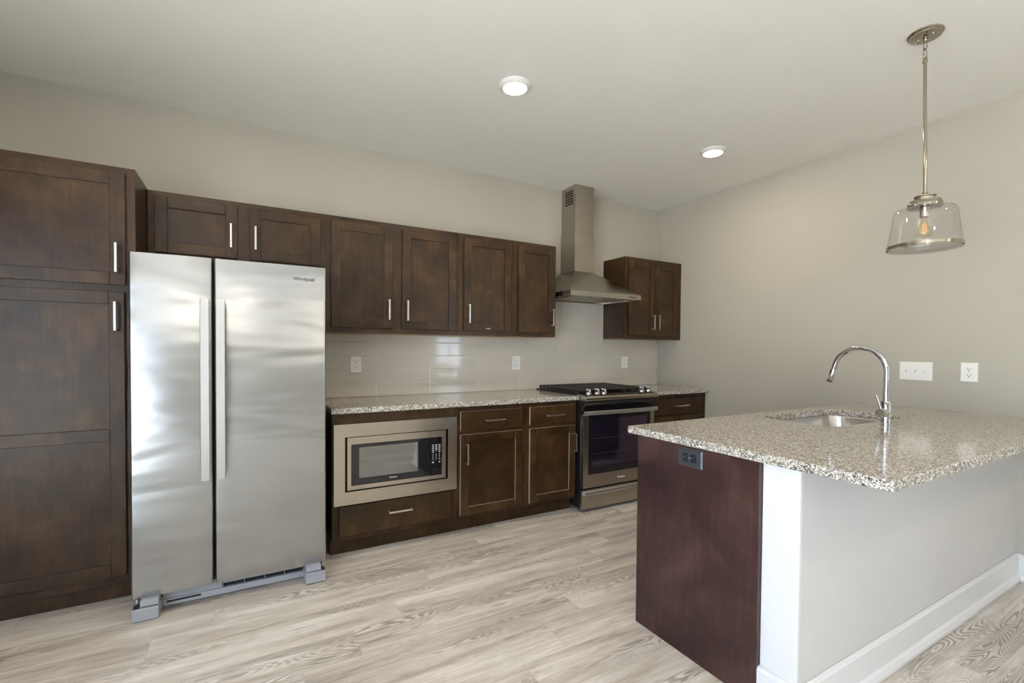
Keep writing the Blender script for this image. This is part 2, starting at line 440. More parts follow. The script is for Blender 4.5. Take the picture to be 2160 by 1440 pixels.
# half wall of the peninsula
PX = -2.180; PY0, PY1 = -1.955, -2.553; PW1 = -2.684
struct('wall_peninsula', box(bm_(), PX+0.016, 0, PW1, PY1-0.001, 0, 0.878), M['wallgrey'], 'grey painted half wall carrying the peninsula overhang', 'half wall')
struct('trim_1', box(bm_(), PX, PX+0.016, PW1, PY1, 0, 0.878), M['white'], 'white board capping the end of the half wall', 'trim', 0.002)
def base_profile(side):   # (offset from wall, z)
    return [(0, 0), (0.030, 0), (0.030, 0.012), (0.024, 0.028), (0.015, 0.036), (0.015, 0.132), (0.010, 0.140), (0.003, 0.144), (0, 0.144)]
def sweep(path_offsets, m, name, label):
    """mitred sweep: list of (x, y, nx, ny) where n scales the profile offset"""
    bm = bm_(); rows = []
    for x, y, nx, ny in path_offsets: rows.append([bm.verts.new((x+nx*o, y+ny*o, z)) for o, z in base_profile(0)])
    n = len(rows[0])
    for A, B in zip(rows, rows[1:]):
        for k in range(n): bm.faces.new((A[k], A[(k+1) % n], B[(k+1) % n], B[k]))
    bm.faces.new(rows[0][::-1]); bm.faces.new(rows[-1])
    struct(name, bm, m, label, 'baseboard')
sweep([(PX-0.001, PY1+0.026, -1, 0), (PX-0.001, PW1-0.001, -1, -1), (-0.001, PW1-0.001, -1, -1)], M['white'], 'baseboard_peninsula', 'tall white baseboard round the foot of the half wall')
sweep([(-0.001, PW1-0.002, -1, -1), (-0.001, YR+0.001, -1, 1)], M['white'], 'baseboard_right', 'white baseboard along the right wall past the peninsula')
sweep([(XL+0.001, -0.66, 1, 0), (XL+0.001, WIN_LEFT[1]+0.08, 1, 0)], M['white'], 'baseboard_left', 'white baseboard along the left wall')

# ------------------------------------------------------------------ cabinet parts
def handle_bar(parent, x, z, yf, vertical=True, ln=0.140, m=None, dirx=0):
    bm = bm_(); s = 0.0055; st = 0.032; h = ln/2
    y1 = yf - st
    if vertical:
        box(bm, x-s, x+s, y1-0.008, y1, z-h, z+h)
        for e in (-1, 1):
            a, b = sorted((z+e*h, z+e*(h-0.010))); box(bm, x-s, x+s, y1, yf, a, b)
    else:
        box(bm, x-h, x+h, y1-0.008, y1, z-s, z+s)
        for e in (-1, 1):
            a, b = sorted((x+e*h, x+e*(h-0.010))); box(bm, a, b, y1, yf, z-s, z+s)
    bmesh.ops.remove_doubles(bm, verts=bm.verts[:], dist=1e-6)
    return obj('handle', bm, m or M['nickel'], parent, bevel=0.0012, label=None)
def paint_lit_edges(bm):
    """light painted as a pale finish on the narrow edges that face left and up"""
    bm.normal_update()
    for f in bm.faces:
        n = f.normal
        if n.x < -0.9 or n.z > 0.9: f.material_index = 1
def shaker(parent, x0, x1, z0, z1, yb, mats='wood', fw=0.058, th=0.019, rails=(), name='door', lit_or_worn=False):
    """door on the -y side of plane yb; returns the front face's y"""
    yf = yb - th; bm = bm_()
    box(bm, x0, x0+fw, yf, yb, z0, z1); box(bm, x1-fw, x1, yf, yb, z0, z1)
    box(bm, x0+fw, x1-fw, yf, yb, z0, z0+fw); box(bm, x0+fw, x1-fw, yf, yb, z1-fw, z1)
    cuts = [z0+fw]
    for r0, r1 in rails: box(bm, x0+fw, x1-fw, yf, yb, r0, r1); cuts += [r0, r1]
    cuts.append(z1-fw)
    if lit_or_worn: paint_lit_edges(bm)
    d = obj(name, bm, [M[mats], M['lit_or_worn']], parent, bevel=0.0018)
    for k in range(0, len(cuts), 2):
        obj('panel', box(bm_(), x0+fw-0.004, x1-fw+0.004, yf+0.009, yb-0.002, cuts[k]-0.004, cuts[k+1]+0.004), M[mats], d)
    return d, yf
def slab(parent, x0, x1, z0, z1, yb, th=0.019, mats='wood', lit_or_worn=False):
    bm = box(bm_(), x0, x1, yb-th, yb, z0, z1)
    if lit_or_worn: paint_lit_edges(bm)
    d = obj('drawer', bm, [M[mats], M['lit_or_worn']], parent, bevel=0.002); return d, yb-th
def carcass(parent, x0, x1, y0, z0, z1, mats='wood', yback=-0.002, openings=()):
    """plain box body with a face frame on the front, y0 = frame front"""
    bm = box(bm_(), x0, x1, y0+0.019, yback, z0, z1)
    b = obj('body', bm, M[mats], parent)
    return b
def face_frame(parent, x0, x1, y0, z0, z1, xs=(), zs=(), mats='wood', st=0.038):
    bm = bm_()
    box(bm, x0, x1, y0, y0+0.018, z0, z1)
    return obj('face_frame', bm, M[mats], parent, bevel=0.0012)

YU = -12*I            # face of the wall cabinets
ZU0, ZU1 = 54.25*I, 84.3*I
UH = 0.140
def wall_cabinet(label, x0, x1, doors, z0=ZU0, z1=ZU1, dz0=55.6*I, dz1=83.05*I, group='dark wall cabinets'):
    t = thing('wall_cabinet', label, 'cabinet', (mid(x0, x1), -0.002, z0), group=group)
    carcass(t, x0, x1, YU, z0+0.004, z1)
    face_frame(t, x0, x1, YU, z0, z1)
    obj('underside', box(bm_(), x0+0.002, x1-0.002, YU+0.020, -0.004, z0+0.0005, z0+0.0038), M['wood_edge'], t, label='pale unfinished underside')
    for (a, b, side) in doors:
        d, yf = shaker(t, a, b, dz0, dz1, YU-0.0005)
        hx = b-0.030 if side == 'r' else a+0.030
        handle_bar(d, hx, dz0+0.057+UH/2, yf)
        if 'chipped' in label:                           # bare patch knocked out of the bottom rail
            obj('chip', poly_z(bm_(), [(-2.190, yf-0.0004), (-2.150, yf-0.0004), (-2.150, yf+0.001), (-2.190, yf+0.001)], 1.4305, 1.4345), M['printwhite'], d, label='pale chip in the finish')
    return t
IN = lambda *v: [q*I for q in v]
wall_cabinet('short two-door dark wood wall cabinet above the refrigerator', -168.0*I, -131.72*I, [(-166.7*I, -151.2*I, 'r'), (-148.6*I, -133.0*I, 'l')],
             z0=69.6*I, dz0=70.9*I)
wall_cabinet('two-door dark wood wall cabinet right of the refrigerator, over the first outlet', -131.68*I, -95.05*I, [(-130.4*I, -114.6*I, 'r'), (-111.9*I, -95.95*I, 'l')])
wall_cabinet('single-door dark wood wall cabinet, chipped low on the door', -95.0*I, -76.75*I, [(-93.35*I, -77.45*I, 'l')])
wall_cabinet('single-door dark wood wall cabinet beside the range hood', -76.7*I, -60.2*I, [(-74.75*I, -61.15*I, 'r')])
wall_cabinet('two-door dark wood wall cabinet in the corner right of the hood', -29.55*I, -0.004, [(-28.15*I, -15.3*I, 'r'), (-15.05*I, -2.65*I, 'l')])

# pantry
def pantry():
    x0, x1 = -192.5*I, -168.1*I; yf = -24*I
    t = thing('pantry_cabinet', 'tall dark wood pantry cabinet left of the refrigerator', 'cabinet', (mid(x0, x1), -0.30, 0))
    obj('body', box(bm_(), x0, x1, yf+0.019, -0.002, 0.10, 84.6*I), M['wood'], t)
    face_frame(t, x0, x1, yf, 0.10, 84.6*I)
    obj('toe_kick', box(bm_(), x0, x1, -0.540, -0.10, 0.001, 0.1002), M['wood'], t)
    d, y = shaker(t, -190.9*I, -169.55*I, 62.0*I, 83.35*I, yf-0.0005, fw=0.060); handle_bar(d, -170.75*I, 67.0*I, y)
    d, y = shaker(t, -190.9*I, -169.75*I, 5.7*I, 60.6*I, yf-0.0005, fw=0.060, rails=((32.0*I, 34.3*I),)); handle_bar(d, -170.95*I, 55.9*I, y)
pantry()

# base cabinets
YB = -24*I; ZB0, ZB1 = 4.0*I, 0.8795
def base_cab(label, x0, x1):
    t = thing('base_cabinet', label, 'cabinet', (mid(x0, x1), -0.3, 0), group='dark base cabinets')
    obj('toe_kick', box(bm_(), x0, x1, -0.540, -0.45, 0.001, ZB0), M['wood'], t)
    return t
# microwave base: an open box the oven sits in
def microwave_base():
    x0, x1 = -131.95*I, -100.25*I
    t = base_cab('dark wood base cabinet holding the built-in microwave above a wide drawer', x0, x1)
    bm = bm_()
    box(bm, x0, x0+0.018, YB+0.018, -0.002, ZB0, ZB1); box(bm, x1-0.018, x1, YB+0.018, -0.002, ZB0, ZB1)
    box(bm, x0+0.018, x1-0.018, YB+0.018, -0.002, ZB0, ZB0+0.018); box(bm, x0+0.018, x1-0.018, YB+0.018, -0.002, 0.345, 0.360)
    box(bm, x0+0.018, x1-0.018, -0.02, -0.002, ZB0+0.018, ZB1)
    obj('body', bm, M['wood'], t)
    bm = bm_(); fx0, fx1 = x0+0.045, x1-0.045
    box(bm, x0, fx0, YB, YB+0.018, ZB0, ZB1); box(bm, fx1, x1, YB, YB+0.018, ZB0, ZB1)
    box(bm, fx0, fx1, YB, YB+0.018, 0.785, ZB1); box(bm, fx0, fx1, YB, YB+0.018, 0.28, 0.372); box(bm, fx0, fx1, YB, YB+0.018, ZB0, 0.16)
    obj('face_frame', bm, M['wood'], t, bevel=0.0012)
    d, yf = slab(t, -130.4*I, -102.0*I, 5.25*I, 12.45*I, YB-0.0005)
    handle_bar(d, -116.0*I, 9.7*I, yf, False, 0.15)
microwave_base()
def drawer_door(label, x0, x1, a, b, side):
    t = base_cab(label, x0, x1)
    obj('body', box(bm_(), x0, x1, YB+0.019, -0.002, ZB0, ZB1), M['wood'], t)
    face_frame(t, x0, x1, YB, ZB0, ZB1)
    d, yf = slab(t, a, b, 28.0*I, 33.3*I, YB-0.0005, lit_or_worn=True); handle_bar(d, mid(a, b)+0.01, 30.6*I, yf, False, 0.15)
    d, yf = shaker(t, a, b, 5.0*I, 27.0*I, YB-0.0005, lit_or_worn=True)
    handle_bar(d, (a+0.040) if side == 'l' else (b-0.016), 21.8*I, yf, True)
    return t
drawer_door('dark wood base cabinet with drawer and door, right of the microwave', -100.2*I, -78.75*I, -99.4*I, -80.1*I, 'l')
drawer_door('dark wood base cabinet with drawer and door, directly left of the range', -78.7*I, -60.3*I, -77.5*I, -61.05*I, 'r')
def corner_base():
    x0, x1 = -29.45*I, -0.004
    t = base_cab('dark wood base cabinet in the right corner behind the peninsula', x0, x1)
    obj('body', box(bm_(), x0, x1, YB+0.019, -0.002, ZB0, ZB1), M['wood'], t)
    face_frame(t, x0, x1, YB, ZB0, ZB1)
    d, yf = slab(t, -27.9*I, -2.75*I, 27.75*I, 33.2*I, YB-0.0005); handle_bar(d, -14.0*I, 30.6*I, yf, False, 0.15)
    d, yf = shaker(t, -27.9*I, -15.4*I, 5.0*I, 26.9*I, YB-0.0005); handle_bar(d, -16.6*I, 21.8*I, yf)
    d, yf = shaker(t, -14.75*I, -2.5*I, 5.0*I, 26.9*I, YB-0.0005); handle_bar(d, -13.6*I, 21.8*I, yf)
corner_base()

# worktops
ZC0, ZC1 = 0.8805, 0.9144
o = obj('countertop', box(bm_(), -132.3*I, -60.35*I, -0.648, -0.0105, ZC0, ZC1), M['granite'], origin=(-2.45, -0.33, ZC0), bevel=0.004)
tag(o, 'long speckled granite worktop between the refrigerator and the range', 'countertop')
o = obj('countertop', box(bm_(), -29.4*I, -0.003, -0.648, -0.0105, ZC0, ZC1), M['granite'], origin=(-0.37, -0.33, ZC0), bevel=0.004)
tag(o, 'short speckled granite worktop in the corner right of the range', 'countertop')

# backsplash
def backsplash():
    bm = bm_(); g = 0.0012
    z_lines = [ZC1+0.001] + [(35.75 + 4.06*k)*I for k in range(1, 9)]
    tw = 16.32*I; xa = -83.25*I
    def region(x0, x1, z0, z1):
        k0 = int(math.floor((x0-xa)/tw)); xs = [x0] + [xa+tw*k for k in range(k0, k0+12) if x0+0.012 < xa+tw*k < x1-0.012] + [x1]
        zs = [z0] + [z for z in z_lines if z0+0.012 < z < z1-0.012] + [z1]
        for p, q in zip(xs, xs[1:]):
            for r, s in zip(zs, zs[1:]):
                v0 = len(bm.verts)
                yo = -0.0085
                tl = [random.uniform(-0.0004, 0.0004) for _ in range(4)]
                e = 0.003
                pts = [(p+g, r+g), (q-g, r+g), (q-g, s-g), (p+g, s-g)]
                ins = [(p+g+e, r+g+e), (q-g-e, r+g+e), (q-g-e, s-g-e), (p+g+e, s-g-e)]
                A = [bm.verts.new((x, -0.0072, z)) for x, z in pts]
                B = [bm.verts.new((x, yo+tl[i], z)) for i, (x, z) in enumerate(ins)]
                for i in range(4): bm.faces.new((A[i], A[(i+1) % 4], B[(i+1) % 4], B[i]))
                bm.faces.new(B)
    zl = z_lines[4]
    region(-132.3*I, -0.0015, ZC1+0.001, zl)
    region(-132.3*I, -60.2*I, zl, ZU0-0.001)
    region(-60.2*I, -29.55*I, zl, 67.6*I)
    region(-29.55*I, -0.0015, zl, ZU0-0.001)
    o = obj('backsplash', bm, M['tile'], origin=(-1.7, -0.004, ZC1))
    tag(o, 'glossy greige stacked tile splashback between worktop and wall cabinets', 'backsplash')
    b2 = bm_()
    box(b2, -132.3*I, -60.2*I, -0.0074, -0.001, ZC1+0.001, ZU0-0.001); box(b2, -60.2*I, -29.55*I, -0.0074, -0.001, ZC1+0.001, 67.6*I); box(b2, -29.55*I, -0.0015, -0.0074, -0.001, ZC1+0.001, ZU0-0.001)
    obj('grout', b2, M['grout'], o, label='pale grout between the tiles')
backsplash()

# ------------------------------------------------------------------ refrigerator
def fridge():
    x0, x1 = -4.263, -3.412; yf = -0.824; xs0, xs1 = -3.9395, -3.9305; z0, z1 = 0.094, 1.712
    t = thing('refrigerator', 'stainless steel side-by-side refrigerator with two long handles', 'refrigerator', (mid(x0, x1), -0.4, 0))
    obj('body', box(bm_(), x0+0.004, x1-0.004, -0.748, -0.05, 0.03, 1.695), M['greydark'], t, bevel=0.004)
    def dr(a, b, label):
        bm = bm_(); n = 14
        # gently crowned front
        pts = [(a, -0.752), (a, yf+0.012)]
        for k in range(n+1):
            u = k/n; x = a+0.006 + (b-a-0.012)*u; pts.append((x, yf + 0.005*(2*u-1)**2 ))
        pts += [(b, yf+0.012), (b, -0.752)]
        poly_z(bm, pts, z0, z1)
        return obj('door', bm, M['fridge'], t, bevel=0.002, smooth=True, label=label)
    dl = dr(x0, xs0, 'narrow left freezer door'); drr = dr(xs1, x1, 'wide right door')
    obj('gasket', box(bm_(), xs0-0.03, xs1+0.03, -0.7525, -0.7485, z0+0.01, z1-0.01), M['blackmatte'], t)
    def hd(door, a, b):
        bm = bm_(); zt, zb = 1.508, 0.628; n = 24; rows = []
        for k in range(n+1):
            u = k/n; z = zb + (zt-zb)*u
            bow = -0.012*(1-(2*u-1)**2)
            endw = 1.0
            yc = -0.876 + bow
            sec = [(a, yc+0.014), (a, yc+0.001), (a+0.002, yc-0.001), (b-0.002, yc-0.001), (b, yc+0.001), (b, yc+0.014)]
            rows.append([bm.verts.new((x, y, z)) for x, y in sec])
        m_ = len(rows[0])
        for A, B in zip(rows, rows[1:]):
            for k in range(m_): bm.faces.new((A[k], A[(k+1) % m_], B[(k+1) % m_], B[k]))
        bm.faces.new(rows[0][::-1]); bm.faces.new(rows[-1])
        for z in (zb+0.004, zt-0.044): box(bm, a+0.004, b-0.004, -0.866, yf+0.004, z, z+0.04)
        return obj('handle', bm, M['handle'], door, smooth=True)
    hd(dl, -3.986, -3.948); hd(drr, -3.922, -3.883)
    text_obj('logo', 'Whirlpool', 0.0255, M['ink'], drr, (-3.524, yf+0.0004, 1.642), ext=0.0008)
    bm = bm_(); pts = []
    tube(bm, [(-3.524-0.012+0.030*k/8, yf+0.0004, 1.632-0.004+0.0085*(k/8)**2) for k in range(9)], [0.0003+0.0007*math.sin(PI*k/8) for k in range(9)], 6)
    obj('logo_swoosh', bm, M['gold'], drr)
    # hinge caps on top
    for x in (x0+0.05, x1-0.05):
        obj('hinge_cover', box(bm_(), x-0.025, x+0.025, -0.80, -0.70, 1.6955, 1.711 if False else 1.7095), M['greydark'], t)
    # base grille
    g = bm_()
    box(g, -4.150, -3.525, -0.772, -0.748, 0.012, 0.043)
    box(g, -4.150, -3.905, -0.766, -0.748, 0.0435, 0.092)
    box(g, -3.905, -3.515, -0.758, -0.748, 0.060, 0.092)
    box(g, -4.165, -4.150, -0.792, -0.748, 0.014, 0.050); box(g, -3.525, -3.510, -0.792, -0.748, 0.014, 0.050)
    for k in range(5):
        x = -3.90 + 0.0945*k; box(g, x-0.0015, x+0.0015, -0.768, -0.757, 0.043, 0.062)
    gr = obj('base_grille', g, M['greyplastic'], t, bevel=0.0015)
    obj('vent_slot', box(bm_(), -3.904, -3.516, -0.7545, -0.7485, 0.0435, 0.0595), M['inside'], gr)
    obj('vent_slot', box(bm_(), -4.135, -3.995, -0.7732, -0.7715, 0.028, 0.037), M['inside'], gr)
    def foot(a, b, hinge):
        bm = bm_()
        box(bm, a, b, -0.862, -0.760, 0.004, 0.062)
        f = obj('foot_cover', bm, M['greyplastic'], t, bevel=0.004)
        c, d = (a+0.030, b-0.002) if hinge == 'l' else (a+0.002, b-0.024)
        obj('hinge_cap', box(bm_(), c, d, -0.852, -0.762, 0.066, 0.0935), M['greyplastic'], f, bevel=0.002)
        e, h = (a+0.004, a+0.026) if hinge == 'l' else (b-0.020, b-0.004)
        obj('hinge_pocket', box(bm_(), e, h, -0.852, -0.775, 0.0622, 0.064), M['inside'], f)
        cx = mid(e, h); bm = bm_(); cyl(bm, (cx, -0.815, 0.0645), (cx, -0.815, 0.0935), 0.008, 14)
        obj('hinge_pin', bm, M['chrome'], f, smooth=True)
    foot(-4.256, -4.154, 'l'); foot(-3.520, -3.419, 'r')
fridge()

# ------------------------------------------------------------------ built-in microwave
def microwave():
    t = thing('microwave', 'built-in stainless microwave with wide trim frame and black glass door', 'microwave', (-2.95, -0.40, 0.361))
    obj('body', box(bm_(), -3.255, -2.650, -0.6035, -0.12, 0.376, 0.742), M['greydark'], t)
    ox0, ox1, oz0, oz1 = -3.345, -2.559, 0.327, 0.817
    ix0, ix1, iz0, iz1 = -3.281, -2.623, 0.406, 0.738
    y0, y1 = -0.640, -0.6105; bm = bm_()
    box(bm, ox0, ix0, y0, y1, oz0, oz1); box(bm, ix1, ox1, y0, y1, oz0, oz1)
    box(bm, ix0, ix1, y0, y1, oz0, iz0); box(bm, ix0, ix1, y0, y1, iz1, oz1)
    bmesh.ops.remove_doubles(bm, verts=bm.verts[:], dist=1e-6)
    # drop coincident inner faces
    seen = {}
    for f in bm.faces: seen.setdefault(tuple(sorted(v.index for v in f.verts)) if False else frozenset(v for v in f.verts), []).append(f)
    bmesh.ops.delete(bm, geom=[f for fs in seen.values() if len(fs) > 1 for f in fs], context='FACES_ONLY')
    obj('trim_frame', bm, M['steel'], t)
    obj('slot_back', box(bm_(), ix0-0.004, ix1+0.004, -0.6095, -0.603, iz0-0.004, iz1+0.004), M['inside'], t)
    mx0, mx1, mz0, mz1 = -3.267, -2.635, 0.413, 0.7325
    sx = -2.7415; yf = -0.633
    gx0, gx1, gz0, gz1 = -3.244, -2.663, 0.438, 0.690
    def ring(bm, a0, a1, b0, b1, c0, c1, d0, d1):
        if c0 > a0: box(bm, a0, c0, yf, -0.605, b0, b1)
        if a1 > c1: box(bm, c1, a1, yf, -0.605, b0, b1)
        box(bm, c0, c1, yf, -0.605, b0, d0); box(bm, c0, c1, yf, -0.605, d1, b1); return bm
    bm = ring(bm_(), mx0, sx-0.0006, mz0, mz1, gx0, sx-0.0006, gz0, gz1); d = obj('door', bm, M['steel'], t)
    obj('door_glass', box(bm_(), gx0+0.0005, sx-0.001, yf-0.0008, -0.606, gz0+0.0005, gz1-0.0005), M['blackglass'], d)
    obj('window', box(bm_(), -3.198, -2.829, yf-0.0016, yf-0.0009, 0.481, 0.669), M['mwglass'], d)
    text_obj('logo', 'Whirlpool', 0.0115, M['printwhite'], d, (-2.990, yf-0.0012, 0.462))
    bm = ring(bm_(), sx+0.0006, mx1, mz0, mz1, sx+0.0006, gx1, gz0, gz1); p = obj('control_panel', bm, M['steel'], t)
    obj('keypad_glass', box(bm_(), sx+0.001, gx1-0.0005, yf-0.0008, -0.606, gz0+0.0005, gz1-0.0005), M['blackglass'], p)
    bm = bm_(); X = [-2.7255, -2.7035, -2.681]
    def key(cx, z, w_, h_): box(bm, cx-w_/2, cx+w_/2, yf-0.0012, yf-0.0009, z-h_/2, z+h_/2)
    for c, rows in ((0, 5), (1, 4), (2, 5)):
        for r in range(rows): key(X[c], 0.640-0.0115*r, 0.0145, 0.0022); key(X[c]+random.uniform(-.001, .001), 0.6368-0.0115*r, 0.011, 0.0016)
    for c in range(3):
        for r in range(4): key(X[c], 0.578-0.0115*r, 0.0042 if r < 3 or c == 1 else 0.012, 0.0052 if r < 3 or c == 1 else 0.0022)
    key(X[0], 0.522, 0.014, 0.0024); key(X[0], 0.5275, 0.014, 0.0024); key(X[2], 0.5275, 0.013, 0.0024); key(X[2], 0.522, 0.011, 0.002)
    obj('key_legends', bm, M['printwhite'], p)
    obj('open_button', box(bm_(), -2.733, -2.667, yf-0.0022, yf-0.0010, 0.446, 0.478), M['black'], p, bevel=0.0006)
microwave()

# ------------------------------------------------------------------ range
def stove():
    x0, x1 = -1.527, -0.752
    t = thing('range', 'stainless slide-in gas range with black grates and glass oven door', 'range', (mid(x0, x1), -0.33, 0))
    obj('body', box(bm_(), x0+0.002, x1-0.002, -0.655, -0.025, 0.03, 0.905), M['black'], t)
    obj('cooktop', box(bm_(), x0-0.006, x1+0.004, -0.615, -0.020, 0.9155, 0.9245), M['black'], t, bevel=0.003)
    # sloping front console
    bm = prism(bm_(), [(-0.606, 0.9262), (-0.690, 0.9185), (-0.722, 0.912), (-0.735, 0.902), (-0.734, 0.888), (-0.724, 0.877), (-0.66, 0.874), (-0.606, 0.874)], x0, x1)
    cp = obj('control_panel', bm, M['steel'], t, bevel=0.0015)
    obj('console_top', prism(bm_(), [(-0.607, 0.9268), (-0.607, 0.9285), (-0.690, 0.9208), (-0.700, 0.9188), (-0.700, 0.9172), (-0.690, 0.919)], x0+0.025, x1-0.025), M['black'], cp)
    bm = prism(bm_(), [(-0.600, 0.8735), (-0.722, 0.8735), (-0.716, 0.860), (-0.704, 0.842), (-0.690, 0.828), (-0.678, 0.815), (-0.674, 0.797), (-0.600, 0.797)], x0+0.004, x1-0.004)
    obj('vent_panel', bm, M['blackglass'], t, bevel=0.002)
    for x in (x0+0.002, x1-0.002):
        b = bm_(); tube(b, [(x, -0.726, 0.876), (x, -0.722, 0.862), (x, -0.710, 0.844), (x, -0.694, 0.828), (x, -0.683, 0.814), (x, -0.679, 0.800)], 0.0022, 8)
        obj('edge_trim', b, M['steel'], t, smooth=True)
    # knobs
    for kx, ky in ((-1.445, -0.650), (-1.350, -0.640), (-1.290, -0.652), (-0.865, -0.645), (-0.785, -0.640)):
        b = bm_(); zb = 0.925
        lathe(b, [(0.0, zb-0.004), (0.024, zb-0.004), (0.0245, zb+0.004), (0.021, zb+0.012), (0.019, zb+0.014), (0.0, zb+0.012)], (kx, ky, 0), 24)
        k = obj('knob', b, M['nickel'], t, smooth=True)
        b = bm_(); box(b, kx-0.009, kx+0.009, ky-0.024, ky+0.024, zb+0.0135, zb+0.040); bmesh.ops.scale(b, vec=(0.75, 0.86, 1), space=Matrix.Translation((-kx, -ky, 0)), verts=[v for v in b.verts if v.co.z > zb+0.02])
        obj('knob_grip', b, M['chrome'], k, bevel=0.003)
    # burners
    for bx_, by_, r in ((-1.39, -0.20, 0.045), (-1.39, -0.44, 0.040), (-1.14, -0.32, 0.055), (-0.89, -0.20, 0.045), (-0.89, -0.44, 0.050)):
        b = bm_(); lathe(b, [(0, 0.9245), (r*1.25, 0.9245), (r*1.2, 0.930), (r, 0.932), (r, 0.938), (r*0.9, 0.941), (0, 0.941)], (bx_, by_, 0), 24)
        obj('burner', b, M['blackmatte'], t, smooth=True)
    # grates
    zt = 0.956; edges = [x0+0.014, -1.271, -1.013, x1-0.014]
    for a, c in zip(edges, edges[1:]):
        b = bm_(); a += 0.002; c -= 0.002; ya, yb = -0.590, -0.050; s = 0.006
        for y in (ya, yb): box(b, a, c, y-s, y+s, zt-0.012, zt)
        for x in (a+s, c-s): box(b, x-s, x+s, ya, yb, zt-0.010, zt-0.002); box(b, x-s*0.7, x+s*0.7, ya, yb, zt-0.030, zt-0.020)
        for k in range(1, 15):
            y = ya + (yb-ya)*k/15; box(b, a, c, y-0.0045, y+0.0045, zt-0.014, zt)
        for x in (mid(a, c),): box(b, x-0.0045, x+0.0045, ya, yb, zt-0.010, zt)
        for x in (a+s, c-s):
            for k in range(0, 10):
                y = ya + (yb-ya)*k/9; box(b, x-s, x+s, y-0.007, y+0.007, zt-0.030 if k % 3 else 0.9247, zt-0.002)
        obj('grate', b, M['iron'], t, bevel=0.0015)
    # oven door
    yd = -0.690; dx0, dx1 = x0+0.008, x1-0.006; dz0, dz1 = 0.190, 0.772
    gx0, gx1, gz0, gz1 = dx0+0.050, dx1-0.048, 0.294, 0.757
    bm = bm_()
    box(bm, dx0, gx0, yd, -0.656, dz0, dz1); box(bm, gx1, dx1, yd, -0.656, dz0, dz1); box(bm, gx0, gx1, yd, -0.656, dz0, gz0); box(bm, gx0, gx1, yd, -0.656, gz1, dz1)
    d = obj('oven_door', bm, M['steel'], t)
    obj('door_glass', box(bm_(), gx0+0.0005, gx1-0.0005, yd-0.0008, -0.657, gz0+0.0005, gz1-0.0005), M['blackglass'], d)
    obj('window', box(bm_(), gx0+0.030, gx1-0.040, yd-0.0015, yd-0.0009, 0.355, 0.728), M['ovenglass'], d)
    for z in (0.455, 0.575):
        obj('rack_line', box(bm_(), gx0+0.034, gx1-0.044, yd-0.0019, yd-0.0016, z, z+0.0012), M['greydark'], d)
    text_obj('logo', 'Whirlpool', 0.020, M['printwhite'], d, (-1.128, yd-0.0004, 0.240))
    bm = bm_(); n = 20; rows = []
    for k in range(n+1):
        u = k/n; x = x0-0.006 + (x1-x0+0.006)*u; yc = -0.720 - 0.014*(1-(2*u-1)**2)
        rows.append([bm.verts.new((x, yc+a, 0.782+b)) for a, b in ((0.010, -0.0145), (-0.002, -0.0145), (-0.004, -0.0125), (-0.004, 0.0135), (-0.002, 0.0155), (0.010, 0.0155))])
    for A, B in zip(rows, rows[1:]):
        for k in range(6): bm.faces.new((A[k], A[(k+1) % 6], B[(k+1) % 6], B[k]))
    bm.faces.new(rows[0][::-1]); bm.faces.new(rows[-1])
    for a in (x0+0.002, x1-0.032): box(bm, a, a+0.028, -0.714, yd+0.002, 0.762, 0.772)
    obj('door_handle', bm, M['handle'], d, smooth=True)
    # storage drawer
    dr = obj('drawer', box(bm_(), x0, x1-0.004, -0.686, -0.657, 0.022, 0.176), M['steel'], t, bevel=0.002)
    bm = prism(bm_(), [(-0.6865, 0.170), (-0.706, 0.160), (-0.710, 0.145), (-0.706, 0.135), (-0.6865, 0.132)], x0+0.016, x1-0.018)
    obj('drawer_lip', bm, M['handle'], dr, bevel=0.002)
    for x in (x0+0.05, x1-0.05):
        for y in (-0.60, -0.10):
            obj('levelling_foot', cyl(bm_(), (x, y, 0), (x, y, 0.031), 0.016, 14), M['blackmatte'], t)
stove()

